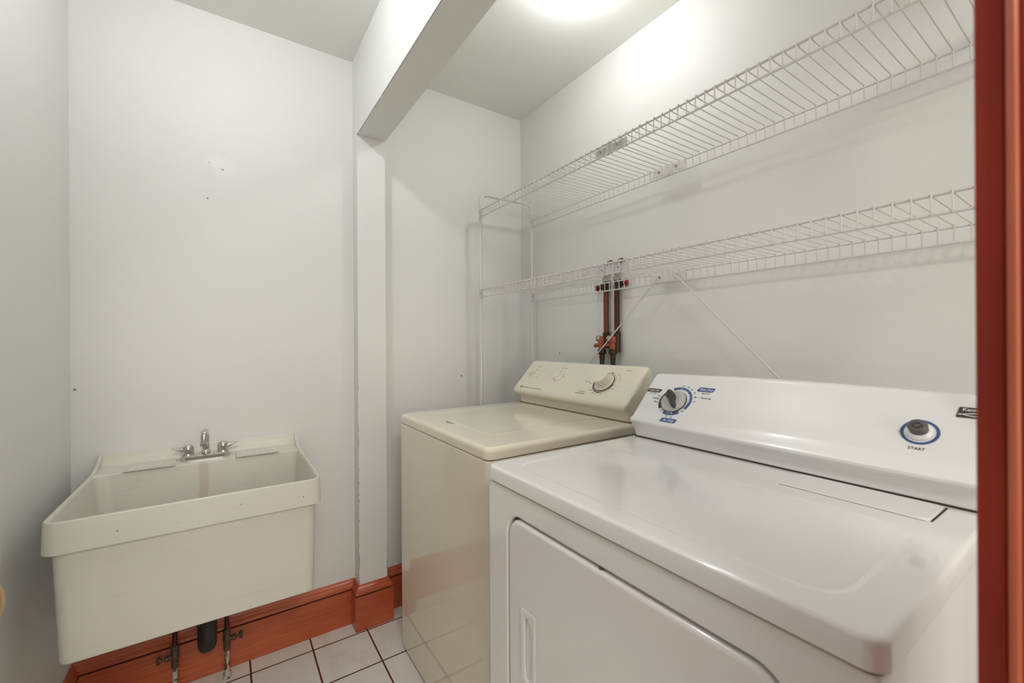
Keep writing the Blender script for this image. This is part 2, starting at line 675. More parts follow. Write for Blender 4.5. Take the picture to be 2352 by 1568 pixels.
# ---------------------------------------------------------------- utility sink
sink = thing('utility_sink', (.02, -1.397, .468), 'off-white plastic wall-hung laundry sink with deep apron and chrome tap', 'sink')
YA, YB = -1.684, -1.111
bm = new_bm()
ne = 6
loops = [
    lz(rrect(.034, .534, -1.655, -1.135, .020, 6, ne), .4675),
    lz(rrect(.029, .5385, -1.6595, -1.1305, .023, 6, ne), .4688),
    lz(rrect(.027, .540, -1.661, -1.129, .024, 6, ne), .473),
    lz(rrect(.022, .544, -1.6715, -1.1225, .028, 6, ne), .727),
    lz(rrect(.004, .555, YA+.000, YB-.000, .030, 6, ne), .7245),
    lz(rrect(.002, .557, YA-.002, YB+.002, .031, 6, ne), .7258),
    lz(rrect(.002, .555, YA, YB, .030, 6, ne), .794),
    lz(rrect(.003, .553, YA+.002, YB-.002, .029, 6, ne), .7975),
    lz(rrect(.006, .549, YA+.005, YB-.005, .027, 6, ne), .7975),
    lz(rrect(.008, .547, YA+.007, YB-.007, .026, 6, ne), .7945),
    lz(rrect(.010, .546, YA+.008, YB-.008, .025, 6, ne), .7925),
    lz(rrect(.110, .546, YA+.008, YB-.008, .025, 6, ne), .7925),
    lz(rrect(.116, .5455, YA+.010, YB-.010, .026, 6, ne), .788),
    lz(rrect(.120, .540, YA+.016, YB-.016, .034, 6, ne), .74),
    lz(rrect(.140, .518, YA+.030, YB-.030, .045, 6, ne), .54),
    lz(rrect(.152, .505, YA+.042, YB-.042, .050, 6, ne), .512),
    lz(rrect(.175, .480, YA+.065, YB-.065, .050, 6, ne), .502),
]
loft(bm, loops, True, True)
link('tub', bm, 'sink', sink, sharp=40)
# back splash with swept cheeks
bm = new_bm()
prof = [(.0015, .7915), (.0015, .834), (.006, .835), (.0085, .832), (.010, .822), (.014, .806), (.022, .7965), (.036, .7932), (.036, .7915)]
loft(bm, [[Vector((x, y, z)) for x, z in prof] for y in (YA+.002, -1.55, -1.25, YB-.002)], True, True)
for y0, s in ((YA, 1), (YB, -1)):
    side = [(.0015, .792), (.0015, .834), (.010, .8345), (.018, .829), (.040, .8165), (.066, .806), (.092, .7995), (.115, .7975), (.115, .792)]
    a = [Vector((x, y0, z)) for x, z in side]
    b = [Vector((x, y0+s*.008, z)) for x, z in side]
    loft(bm, [a, b], True, True)
link('backsplash', bm, 'sink', sink, sharp=30)


def soap_ledge(y0, y1):
    b = new_bm()
    out = [lz(rrect(.040, .122, y0, y1, .006, 4, 2), .792),
           lz(rrect(.041, .1225, y0+.001, y1-.001, .006, 4, 2), .7955),
           lz(rrect(.044, .119, y0+.004, y1-.004, .005, 4, 2), .797),
           lz(rrect(.050, .113, y0+.008, y1-.008, .004, 4, 2), .7962)]
    loft(b, out, True, True)
    n = 6
    for k in range(n):
        y = y0+.013+(y1-y0-.026)*k/(n-1)
        lps = []
        for x, hw, hh in ((.066, .003, .0006), (.078, .004, .0016), (.108, .0045, .0024), (.1215, .0043, .0018), (.123, .003, .0006)):
            lps.append([Vector((x, y-hw, .7915)), Vector((x, y-hw, .796)), Vector((x, y-hw*.4, .796+hh)), Vector((x, y+hw*.4, .796+hh)), Vector((x, y+hw, .796)), Vector((x, y+hw, .7915))])
        loft(b, lps, True, True)
    link('soap_ledge', b, 'sink', sink, sharp=50)


soap_ledge(-1.612, -1.482)
soap_ledge(-1.316, -1.182)
# chrome tap: base > spout, aerator, two handles
YT = -1.402
bm = new_bm()
fx, fz = .068, .7925
loft(bm, [lz(rrect(fx-.024, fx+.024, YT-.070, YT+.070, .0235, 8, 4), fz),
          lz(rrect(fx-.025, fx+.025, YT-.072, YT+.072, .0245, 8, 4), fz+.004),
          lz(rrect(fx-.024, fx+.024, YT-.071, YT+.071, .0235, 8, 4), fz+.015),
          lz(rrect(fx-.020, fx+.020, YT-.067, YT+.067, .0195, 8, 4), fz+.0185)], True, True)
tap = link('faucet', bm, 'chrome', sink, sharp=40)
tap['label'] = 'chrome centreset tap'
bm = new_bm()
lathe(bm, [(.0125, 0), (.013, .004), (.013, .012), (.010, .015), (.0088, .017)], (fx-.002, YT, fz+.0155), (0, 0, 1))
pth = arc_path([(fx-.002, YT, fz+.028), (fx-.002, YT, fz+.095), (fx+.034, YT-.004, fz+.095), (fx+.036, YT-.004, fz+.058)], .0158, 8)
tube(bm, pth, .0096, 16)
link('spout', bm, 'chrome', tap, sharp=60)
bm = new_bm()
lathe(bm, [(.0105, 0), (.0115, .002), (.0115, .010), (.0095, .012)], (fx+.036, YT-.004, fz+.050), (0, 0, 1))
link('aerator', bm, 'chrome', tap)
for s in (-1, 1):
    bm = new_bm()
    yc = YT+s*.0495
    lathe(bm, [(.0172, 0), (.0172, .004), (.0155, .008), (.0165, .014), (.0165, .026), (.0145, .033), (.009, .0375), (0, .0385)], (fx-.001, yc, fz+.0155), (0, 0, 1), 24)
    # winged lever pointing outwards
    lv = []
    for f, hw, hh in ((0, .012, .0115), (.3, .011, .0085), (.75, .008, .0042), (1, .003, .0015)):
        y = yc+s*(.008+.036*f)
        z = fz+.0155+.018+.012*f
        lv.append([Vector((fx-.001+hw*math.cos(a), y, z+hh*math.sin(a))) for a in [2*PI*k/10 for k in range(10)]])
    loft(bm, lv, True, True)
    link('faucet_handle', bm, 'chrome', tap, sharp=50)
# waste trap under the tub
bm = new_bm()
TX = .11
lathe(bm, [(.030, 0), (.030, -.010), (.026, -.012), (.026, -.055), (.028, -.058), (.028, -.075), (.022, -.077)], (TX, -1.400, .4755), (0, 0, 1), 24)
tube(bm, [(TX, -1.400, .40), (TX, -1.400, .262)], .0245, 20)
lathe(bm, [(.0225, .0), (.0285, -.002), (.0295, -.012), (.0295, -.034), (.0275, -.037), (.024, -.040)], (TX, -1.400, .275), (0, 0, 1), 20)
u = []
for k in range(13):
    a = PI*k/12
    u.append((TX-.035+.035*math.cos(a), -1.400, (.195-.045*math.sin(a))))
tube(bm, [(TX, -1.400, .262)]+u+[(TX-.070, -1.400, .30), (.012, -1.400, .33)], [.0268]*(len(u)+1)+[.0225, .0215], 20)
tr = link('drain_trap', bm, 'black', sink, sharp=50)
tr['label'] = 'black plastic drain trap under the tub'
bm = new_bm()
for k in range(16):
    a = 2*PI*k/16
    box(bm, TX+.0288*math.cos(a)-.0022, TX+.0288*math.cos(a)+.0022, -1.400+.0288*math.sin(a)-.0022, -1.400+.0288*math.sin(a)+.0022, .243, .270, .0006, 1)
link('slip_nut', bm, 'black', tr)


def stop_pipe(y, side, label):
    """pipe rising from the floor to the tap with a corroded shut-off valve"""
    x = .068
    t_ = thing('supply_pipe', (x, y, 0), label, 'pipe', None)
    b = new_bm()
    tube(b, [(x, y, .001), (x, y, .105)], .0072, 14)
    lathe(b, [(.0125, 0), (.012, .018), (.0085, .022)], (x, y, .001), (0, 0, 1), 16)
    link('lower_pipe', b, 'flaky', t_, sharp=50)
    b = new_bm()
    tube(b, [(x, y, .165), (x, y, .30), (x, y, .4665)], .0068, 14)
    link('riser', b, 'copper_dark', t_, sharp=50)
    b = new_bm()
    lathe(b, [(.0085, .098), (.0105, .102), (.0105, .118), (.009, .120), (.0115, .128), (.0125, .138), (.0115, .150), (.0095, .156), (.0118, .160), (.0118, .172), (.0075, .176)], (x, y, 0), (0, 0, 1), 12)
    lathe(b, [(.0085, 0), (.0085, .016), (.0105, .018), (.0105, .026), (.004, .028), (.0035, .036)], (x, y, .138), (0.1, side, 0), 10)
    v_ = link('shutoff_valve', b, 'valve_grey', t_, sharp=30)
    b = new_bm()
    for k in range(5):
        a = 2*PI*k/5
        c0 = Vector((x, y+side*.044, .138))
        d = Vector((math.cos(a), 0, math.sin(a)))
        tube(b, [c0, c0+d*.011, c0+d*.013], [.005, .0045, .003], 8)
    lathe(b, [(.008, -.009), (.0095, -.004), (.0095, .002), (.006, .004)], (x, y+side*.044, .138), (0, side, 0), 14)
    link('valve_handle', b, 'valve_grey', v_, sharp=50)
    return t_


stop_pipe(-1.490, -1, 'flaking white pipe and corroded valve under the sink, left of the black trap')
stop_pipe(-1.344, 1, 'flaking white pipe and corroded valve under the sink, right of the black trap')

# ---------------------------------------------------------------- top-loading washer
wx0, wx1, wy0, wy1 = .263, .944, -.777, -.090
wash = thing('washing_machine', (.6035, -.43, 0), 'cream top-loading washing machine between the partition and the white dryer', 'washing machine')
bm = new_bm()
r_ = .020
loft(bm, [lz(rrect(wx0+.004, wx1-.004, wy0+.005, wy1, r_), .012),
          lz(rrect(wx0, wx1, wy0+.001, wy1, r_), .018),
          lz(rrect(wx0, wx1, wy0+.001, wy1, r_), .873),
          lz(rrect(wx0+.0012, wx1-.0012, wy0+.0022, wy1, r_), .8762),
          lz(rrect(wx0+.004, wx1-.004, wy0+.005, wy1, r_), .8790)], True, True)
link('cabinet', bm, 'cream', wash, sharp=40)
bm = new_bm()
loft(bm, [lz(rrect(wx0+.003, wx1-.003, wy0+.004, wy1-.002, r_), .876), lz(rrect(wx0+.003, wx1-.003, wy0+.004, wy1-.002, r_), .882)], True, True)
link('cabinet_seam', bm, 'rust_seam', wash)
for fx_ in (wx0+.06, wx1-.06):
    for fy_ in (wy0+.06, wy1-.06):
        bm = new_bm(); lathe(bm, [(.022, .0), (.022, .006), (.012, .008), (.010, .013)], (fx_, fy_, .0005), (0, 0, 1), 16)
        link('foot', bm, 'rubber', wash)
# top panel, with an opening for the lid
lx0, lx1, lyy0, lyy1 = .348, .814, -.690, -.222
NE = 28


def lid_outline(d, r, notch=0.0):
    pts = rrect(lx0-d, lx1+d, lyy0-d, lyy1+d, r+d, 6, NE)
    res = []
    for x, y in pts:
        if notch and y < lyy0-d+.002:
            q = (x-.553)/.036
            if abs(q) < 1:
                y -= notch*(1-q*q)**.8
        res.append((x, y))
    return res


bm = new_bm()
e = []
for d, z, rr_ in ((.0005, .8815, .024), (0, .883, .024), (0, .900, .024), (.001, .906, .024), (.004, .9105, .023), (.009, .9135, .021), (.013, .914, .019)):
    e.append(lz(rrect(wx0-.001+d, wx1+.001-d, wy0-.001+d, wy1-d*.3, rr_, 6, NE), z))
e.append(lz(lid_outline(.0025, .02, .017), .914))
e.append(lz(lid_outline(.0012, .02, .016), .9132))
e.append(lz(lid_outline(.001, .02, .014), .905))
loft(bm, e, True, True)
link('top_panel', bm, 'cream', wash, sharp=40)
bm = new_bm()
loft(bm, [lz(lid_outline(-.0005, .019), .9055), lz(lid_outline(-.0005, .019), .9125), lz(lid_outline(-.002, .018), .9142),
          lz(lid_outline(-.020, .012), .9142), lz(lid_outline(-.034, .012), .9136), lz(lid_outline(-.060, .012), .9135)], True, True)
link('lid', bm, 'cream', wash, sharp=40)
bm = new_bm()
loft(bm, [lz(lid_outline(.0009, .02, .012), .9052), lz(lid_outline(.0009, .02, .012), .9062)], True, True)
link('lid_gap', bm, 'rust_seam', wash)
# console
CW = [(-.098, .9145, 0), (-.096, 1.075, 0), (-.100, 1.092, 0), (-.108, 1.100, 0), (-.116, 1.1015, 0), (-.124, 1.098, 0), (-.150, 1.072, 0), (-.180, 1.0415, 0), (-.210, 1.0105, 0),
      (-.228, .992, 0), (-.236, .983, 0), (-.2405, .975, .0005), (-.241, .968, .001), (-.238, .961, .003), (-.229, .954, .006), (-.218, .950, .009), (-.211, .946, .011), (-.207, .938, .012), (-.206, .922, .012), (-.206, .916, .012)]


def console(bm, prof, x0, x1, rad, cy, cz, mid=(), mats=None):
    loops = []
    st = []
    for k in range(7):
        a = PI/2*k/6
        st.append((rad*(1-math.sin(a)), rad*(1-math.cos(a))))     # (x offset, inset)
    st = st[::-1]
    seq = [(x0+dx_, ins, -1) for dx_, ins in reversed([(rad*(1-math.cos(PI/2*k/6)), rad*(1-math.sin(PI/2*k/6))) for k in range(7)])]
    seq = sorted(seq)
    for xm in mid:
        seq.append((xm, 0, 0))
    seq += sorted([(x1-(q[0]-x0), q[1], 1) for q in seq if q[2] == -1])
    for x, ins, sd in seq:
        lp = []
        for y, z, nx in (prof(x) if callable(prof) else prof):
            dy_, dz_ = y-cy, z-cz
            L_ = math.hypot(dy_, dz_) or 1
            k = 1-min(ins, .6*L_)/L_
            zz = cz+dz_*k if z > .925 else z
            xx = x + (nx if x < (x0+x1)/2 else -nx)*(1 if sd else 0)
            lp.append(Vector((xx, cy+dy_*k, zz)))
        loops.append(lp)
    return loft(bm, loops, True, True)


bm = new_bm()
console(bm, CW, .266, .938, .016, -.155, 1.01, mid=(.40, .60, .80))
wcon = link('console', bm, 'cream_plastic', wash, sharp=50)
bm = new_bm()
box(bm, .276, .930, -.2085, -.2055, .9142, .9162)
link('console_seam', bm, 'rust_seam', wcon)
WF = Face((0, -.236, .984), (0, .114, .116))
# small selector knobs and the timer dial
for (u_, v_, rot, hgt) in ((.349, .085, 62, .021), (.518, .082, 8, .022)):
    bm = new_bm()
    lathe(bm, [(.0245, 0), (.0245, .003), (.0235, .0045), (.020, .005)], WF(u_, v_, -.001), WF.w, 32)
    a = math.radians(rot)
    for f in (0,):
        dirv = (math.sin(a), math.cos(a))
        nrm = (math.cos(a), -math.sin(a))
        lps = []
        for w_, hl_, hw_ in ((.0035, .0235, .0105), (.010, .0225, .0085), (hgt-.003, .0205, .0065), (hgt, .0185, .005)):
            pts = []
            for k in range(16):
                t_ = 2*PI*k/16
                cx_ = math.copysign(abs(math.cos(t_))**.6, math.cos(t_))*hl_
                cy_ = math.copysign(abs(math.sin(t_))**.8, math.sin(t_))*hw_
                pts.append(WF(u_+dirv[0]*cx_+nrm[0]*cy_, v_+dirv[1]*cx_+nrm[1]*cy_, w_))
            lps.append(pts)
        loft(bm, lps, True, True)
    link('selector_knob', bm, 'cream_plastic', wcon, sharp=40)
DC = (.786, .079)
bm = new_bm()
lathe(bm, [(.0415, 0), (.0415, .003), (.040, .005), (.033, .0055), (.0325, .004), (.026, .006), (.0235, .020), (.023, .026), (.0285, .029), (.0295, .031), (.0295, .036), (.028, .038), (0, .0385)], WF(DC[0], DC[1], -.0005), WF.w, 40)
link('timer_dial', bm, 'cream_plastic', wcon, sharp=40)
bm = new_bm()
arc_band(bm, WF, DC, .0408, .0428, -180, 179.9, .0003, .0028, 60, 0)
link('dial_ring', bm, 'rust_seam', wcon)
def fin(nm):
    global bm
    link(nm, bm, ['ink_brown', 'ink_tan', 'ink_teal', 'ink_dark'], wcon, flat=True)
    bm = new_bm()


bm = new_bm()
arc_band(bm, WF, DC, .0462, .0505, 195, 262, n=16, mat=0)
arc_band(bm, WF, DC, .0462, .0505, 172, 190, n=8, mat=0)
arc_band(bm, WF, DC, .0470, .0490, 110, 168, n=16, mat=2)
arc_band(bm, WF, DC, .0498, .0505, 190, 262, n=16, mat=0)
arc_band(bm, WF, DC, .0462, .0505, 96, 128, n=10, mat=2)
arc_band(bm, WF, DC, .0462, .0468, 20, 96, n=16, mat=1)
arc_band(bm, WF, DC, .0500, .0506, 20, 96, n=16, mat=1)
arc_band(bm, WF, DC, .0462, .0505, 8, 18, n=4, mat=0)
for k, a in enumerate((28, 44, 58, 72, 86, 104, 118, 134, 150, 166, 184, 200, 222, 240, 258, 276, 292)):
    ar = math.radians(a)
    u_, v_ = DC[0]+.060*math.sin(ar), DC[1]+.056*math.cos(ar)
    text(bm, WF, ('12', 'Rinse', 'Spin', 'Heavy', '10', 'Off', 'Wash', '6', '4', 'Soak', '8', 'Light', 'Normal', '2', 'Spin', 'Off', 'Rinse')[k], u_+.006*math.sin(ar), v_, .0052, mat=1)
arc_band(bm, WF, (.787, .0345), 0.0001, .0019, 0, 359, n=10, mat=3, w=.0055)
text(bm, WF, 'DELICATE', .700, .075, .005, mat=1)
fin('timer_markings')
text(bm, WF, 'REGULAR', .864, .142, .0055, mat=1)
fin('cycle_lettering')
text(bm, WF, 'EASY CARE', .703, .026, .0062, mat=1)
text(bm, WF, 'PERMANENT PRESS', .700, .0165, .0062, mat=1)
fin('press_lettering')
for s_, u_, v_, z_ in (('WATER', .352, .128, .0055), ('Hot', .330, .107, .0048), ('Warm', .352, .113, .0048), ('Cold', .378, .104, .0048), ('Low', .386, .084, .0048), ('Rinse', .383, .068, .0048), ('Min', .316, .094, .0048)):
    text(bm, WF, s_, u_, v_, z_, mat=1)
arc_band(bm, WF, (.341, .106), 0.0001, .0019, 0, 359, n=10, mat=3, w=.0003)
fin('water_level_markings')
for s_, u_, v_, z_ in (('TEMPERATURE', .520, .131, .0055), ('Medium', .515, .114, .0048), ('Max', .545, .110, .0048), ('High', .549, .094, .0048), ('Extra', .551, .086, .0048)):
    text(bm, WF, s_, u_, v_, z_, mat=1)
arc_band(bm, WF, (.502, .110), 0.0001, .0019, 0, 359, n=10, mat=3, w=.0003)
fin('temperature_markings')
add_poly(bm, WF, [(.318, .0105), (.328, .0105), (.329, .0145), (.322, .0145)], .0003, mat=3)
add_poly(bm, WF, [(.314, .004), (.324, .004), (.327, .0085), (.318, .0085)], .0003, mat=3)
text(bm, WF, 'MAYTAG', .331, .008, .0062, align='LEFT', mat=1)
text(bm, WF, 'HEAVY DUTY   LARGE CAPACITY   QUIET PLUS', .362, .0065, .0050, align='LEFT', mat=1)
fin('nameplate_lettering')

# ---------------------------------------------------------------- dryer
dx0, dx1, dy0, dy1 = 1.057, 1.765, -.842, -.125
dry = thing('clothes_dryer', (1.411, -.48, 0), 'white front-loading dryer with sculpted control panel, nearest the doorway', 'dryer')
bm = new_bm()
loft(bm, [lz(rrect(dx0+.003, dx1-.003, dy0+.036, dy1, .006), .015),
          lz(rrect(dx0+.002, dx1-.002, dy0+.036, dy1, .006), .872),
          lz(rrect(dx0+.005, dx1-.005, dy0+.038, dy1, .006), .879)], True, True)
link('cabinet', bm, 'white', dry)
for fx_ in (dx0+.06, dx1-.06):
    for fy_ in (dy0+.08, dy1-.06):
        bm = new_bm(); lathe(bm, [(.022, .0), (.022, .006), (.012, .008), (.010, .016)], (fx_, fy_, .0005), (0, 0, 1), 16)
        link('foot', bm, 'rubber', dry)
# front panel with door opening
px0, px1, pz0, pz1 = 1.134, 1.688, .262, .826
yf = dy0+.0005
bm = new_bm()
o_ = [(0.0, 0.0355), (0.0, .004), (.0012, .0012), (.004, 0.0)]
lps = [ly(rrect(dx0+d, dx1-d, .016+d, .8785-d, .008), yf+dep) for d, dep in o_]
lps += [ly(rrect(px0-.006, px1+.006, pz0-.006, pz1+.006, .046), yf),
        ly(rrect(px0-.002, px1+.002, pz0-.002, pz1+.002, .043), yf+.0022),
        ly(rrect(px0, px1, pz0, pz1, .042), yf+.007),
        ly(rrect(px0, px1, pz0, pz1, .042), yf+.0325)]
loft(bm, lps, True, True)
link('front_panel', bm, 'white', dry, sharp=45)
bm = new_bm()
loft(bm, [ly(rrect(px0+.0005, px1-.0005, pz0+.0005, pz1-.0005, .042), yf+.0322), ly(rrect(px0+.0005, px1-.0005, pz0+.0005, pz1-.0005, .042), yf+.0316)], True, True)
link('door_gap', bm, 'seam', dry)
bm = new_bm()
dd = .0035
lps = [ly(rrect(px0+dd, px1-dd, pz0+dd, pz1-dd-.001, .040), yf+.0185)]
for k in range(7):
    a = PI/2*k/6
    i_ = .008*(1-math.cos(a))
    lps.append(ly(rrect(px0+dd+i_, px1-dd-i_, pz0+dd+i_, pz1-dd-.001-i_, .040-i_*.6), yf+.0085-.009*math.sin(a)))
# pull recess ring in the door
hx0, hx1, hz0, hz1 = 1.183, 1.234, .497, .651
loft(bm, lps, True, False)
ob = lps[-1]
bm2 = bm
n_o = len(ob)
inner = ly(rrect(hx0, hx1, hz0, hz1, .004), yf-.0005)
loft(bm, [ob, inner])
loft(bm, [inner, ly(rrect(hx0, hx1, hz0, hz1, .004), yf+.004)], False, False)
drd = link('dryer_door', bm, 'white', dry, sharp=40)
bm = new_bm()


def cup(d, y, h=.0, left=0.0):
    """tall slot: straight left edge, bowed right edge"""
    n = len(rrect(0, 1, 0, 1, .1))
    pts = []
    for k in range(n):
        a = -PI/2+2*PI*k/n
        cx_, cz_ = math.cos(a), math.sin(a)
        rx = .0205 if cx_ > 0 else .0075+left
        x = 1.2035+math.copysign(abs(cx_)**.75, cx_)*(rx-d)
        z = .572+math.copysign(abs(cz_)**.75, cz_)*(.063-d)
        pts.append(Vector((x, y, z)))
    return pts


hp = [ly(rrect(hx0+.0005, hx1-.0005, hz0+.0005, hz1-.0005, .004), yf+.0035),
      ly(rrect(hx0+.0005, hx1-.0005, hz0+.0005, hz1-.0005, .004), yf-.0015),
      ly(rrect(hx0+.002, hx1-.002, hz0+.002, hz1-.002, .004), yf-.0028)]
loft(bm, hp+[cup(-.0025, yf-.0028), cup(0, yf-.001), cup(0, yf+.0025), cup(0, yf+.007, 0, .010), cup(.001, yf+.022, 0, .012), cup(.0035, yf+.0285, 0, .010)], True, True)
link('pull_handle', bm, 'white_plastic', drd, sharp=45)
bm = new_bm()
lathe(bm, [(.0045, 0), (.0048, .004), (.003, .007), (0, .008)], (1.404, yf+.010, .8235), (0, -1, 0), 12)
link('door_bumper', bm, 'button', dry)
# top panel
bm = new_bm()
e = []
for d, z, rr_ in ((.002, .8815, .020), (.0004, .8825, .021), (0, .885, .021), (0, .898, .021), (.0006, .9085, .021), (.0024, .9117, .020), (.0054, .9135, .018), (.0085, .914, .016)):
    e.append(lz(rrect(dx0-.003+d, dx1+.004-d, dy0-.005+d, dy1-d*.3, rr_, 6, 4), z))
e.append(lz(rrect(1.098, 1.722, -.806, -.500, .050, 6, 4), .914))
e.append(lz(rrect(1.101, 1.719, -.803, -.503, .048, 6, 4), .9134))
e.append(lz(rrect(1.106, 1.714, -.798, -.508, .044, 6, 4), .9123))
e.append(lz(rrect(1.110, 1.710, -.794, -.512, .040, 6, 4), .9121))
loft(bm, e, True, True)
link('top_panel', bm, 'white', dry, sharp=40)
bm = new_bm()
loft(bm, [lz(rrect(dx0+.001, dx1-.001, dy0+.001, dy1-.002, .015), .878), lz(rrect(dx0+.001, dx1-.001, dy0+.001, dy1-.002, .015), .884)], True, True)
link('cabinet_seam', bm, 'rust_seam', dry)
# lint screen cover
bm = new_bm()
lc = lambda d: [(1.502+d, -.452+d), (1.700-d*.6, -.452+d), (1.712-d*.8, -.446+d*.8), (1.7165-d, -.437), (1.7165-d, -.360), (1.710-d, -.354), (1.502+d, -.354)]
loft(bm, [lz(lc(.0), .9125), lz(lc(.0), .9148), lz(lc(.0010), .9158), lz(lc(.004), .9160)], True, True)
lint = link('lint_screen_cover', bm, 'white', dry, sharp=40)
bm = new_bm()
box(bm, 1.7167, 1.7195, -.449, -.355, .9138, .9144)
box(bm, 1.504, 1.712, -.4535, -.452, .9138, .9143)
link('cover_gap', bm, 'seam', lint)


# sculpted control console
def crease(x):
    q = (x-1.20)/.20
    if q <= 0:
        return 0.0
    s = min(1, q)
    s = s*s*(3-2*s)
    return (.0225+.003*math.sin(PI*min(1, max(0, (x-1.35)/.42)))-.004*max(0, (x-1.6)/.16))*s


vv = Vector((0, .109, .116)).normalized()


def CD(x):
    top = .006*math.sin(PI*(x-dx0)/(dx1-dx0))
    c = crease(x)
    k = min(1, c/.0225)
    lipy, lipz = -.3625-.0045*k, .9635-.0015*k
    a0 = Vector((0, -.352, .972))
    f = lambda s, w=0: (a0+vv*s+Vector((0, -vv.z, vv.y))*w)
    P_ = []
    P_.append((-.135, .9145, 0))
    P_.append((-.135, 1.070+top, 0))
    P_.append((-.170, 1.088+top, 0))
    P_.append((-.226, 1.0915+top, 0))
    P_.append((-.2375, 1.090+top, 0))
    P_.append((-.2445, 1.085+top, 0))
    p_ = f(.145); P_.append((p_.y, p_.z, 0))
    for s in (.11, .08, .05):
        p_ = f(s); P_.append((p_.y, p_.z, 0))
    p_ = f(c+.003, 0); P_.append((p_.y, p_.z, 0))
    p_ = f(c+.0002, -.0006*k); P_.append((p_.y, p_.z, 0))
    # strip between the crease and the lip
    q0 = f(c-.002*k, -.0012*k)
    for t_ in (0.06, .35, .65, .88):
        P_.append((q0.y+(lipy-q0.y)*t_, q0.z+(lipz+.0045-q0.z)*t_ - .0015*k*math.sin(PI*t_), 0))
    P_.append((lipy-.0010, lipz+.002, 0))
    P_.append((lipy-.0008, lipz-.002, 0))
    P_.append((lipy+.0015, lipz-.006, 0))
    # concave band under the lip
    sc = .004+.006*k*math.sin(PI*min(1, max(0, (x-1.30)/.46)))
    P_.append((-.3560+sc*.6, .948, .001))
    P_.append((-.3500+sc*.8, .934, .003))
    P_.append((-.3465+sc*.4, .924, .005))
    P_.append((-.3440, .9165, .006))
    return P_


bm = new_bm()
mids = [dx0+.02+(dx1-dx0-.04)*k/40 for k in range(1, 40)]
console(bm, CD, dx0+.001, dx1-.001, .007, -.25, 1.0, mid=mids)
dcon = link('console', bm, 'white_plastic', dry, sharp=45)
bm = new_bm()
box(bm, dx0+.008, dx1-.008, -.3465, -.3425, .9141, .9172)
link('console_seam', bm, 'seam', dcon)
DF = Face((0, -.352, .972), vv)
# cycle dial
KC = (1.1672, .0688)
bm = new_bm()
lathe(bm, [(.0355, 0), (.0355, .003), (.0345, .006), (.032, .0085), (.028, .0095), (.017, .0105), (0, .0108)], DF(KC[0], KC[1], .0002), DF.w, 48)
dial = link('cycle_dial', bm, 'knob_grey', dcon, sharp=40)
bm = new_bm()
ang = math.radians(-35)
dirv = (math.sin(ang), math.cos(ang))
nrm = (math.cos(ang), -math.sin(ang))
lps = []
for w_, sc_ in ((.009, 1.0), (.016, .98), (.022, .93), (.0255, .82), (.0268, .62)):
    pts = []
    for k in range(24):
        t_ = 2*PI*k/24
        L_ = math.cos(t_)*.033
        wd = (.0128 if L_ > 0 else .0098)*(1-.28*math.exp(-((L_+.010)/.010)**2))
        pts.append(DF(KC[0]+dirv[0]*L_*sc_+nrm[0]*math.sin(t_)*wd*sc_, KC[1]+dirv[1]*L_*sc_+nrm[1]*math.sin(t_)*wd*sc_, w_))
    lps.append(pts)
loft(bm, lps, True, True)
g = link('dial_grip', bm, 'knob_dark', dial, sharp=50)
g['label'] = 'charcoal grip across the dial'
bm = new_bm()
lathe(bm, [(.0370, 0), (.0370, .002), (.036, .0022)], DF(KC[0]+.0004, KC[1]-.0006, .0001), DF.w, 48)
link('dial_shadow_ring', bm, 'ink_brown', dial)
KR = (1.1690, .0720)
bm = new_bm()
arc_band(bm, DF, KR, .0405, .0488, -29, 119.5, n=40, mat=1)
arc_band(bm, DF, KR, .0405, .0488, 141, 204, n=20, mat=1)
arc_band(bm, DF, KR, .0405, .0488, 228, 308, n=24, mat=0)


def tick(a, m_=2):
    ar = math.radians(a)
    d = (math.sin(ar), math.cos(ar))
    n_ = (math.cos(ar), -math.sin(ar))
    pts = [(KR[0]+d[0]*.0402+n_[0]*.0018, KR[1]+d[1]*.0402+n_[1]*.0018), (KR[0]+d[0]*.0402-n_[0]*.0018, KR[1]+d[1]*.0402-n_[1]*.0018), (KR[0]+d[0]*.0452, KR[1]+d[1]*.0452)]
    add_poly(bm, DF, pts, .0008, .0004, m_)


for a in (2, 20, 35, 52, 68, 86, 168, 185, 285, 272.5, 259.5):
    tick(a)
arc_band(bm, DF, KR, .0402, .0414, 0, 88, w=.0008, n=24, mat=2)
arc_band(bm, DF, KR, .0402, .0414, 166, 187, w=.0008, n=8, mat=2)
arc_band(bm, DF, KR, .0402, .0414, 257, 287, w=.0008, n=10, mat=2)


def pill(uc, vc, w_, h_, mt, s_):
    sl = .22
    base = rrect(-w_/2, w_/2, -h_/2, h_/2, h_*.28, 4, 1)
    add_poly(bm, DF, [(uc+a+b*sl*1.6, vc+b) for a, b in base], .0002, .0005, mt)
    text(bm, DF, s_, uc, vc-.0002, h_*.70, .0009, slant=.2, bold=.00006, mat=2)


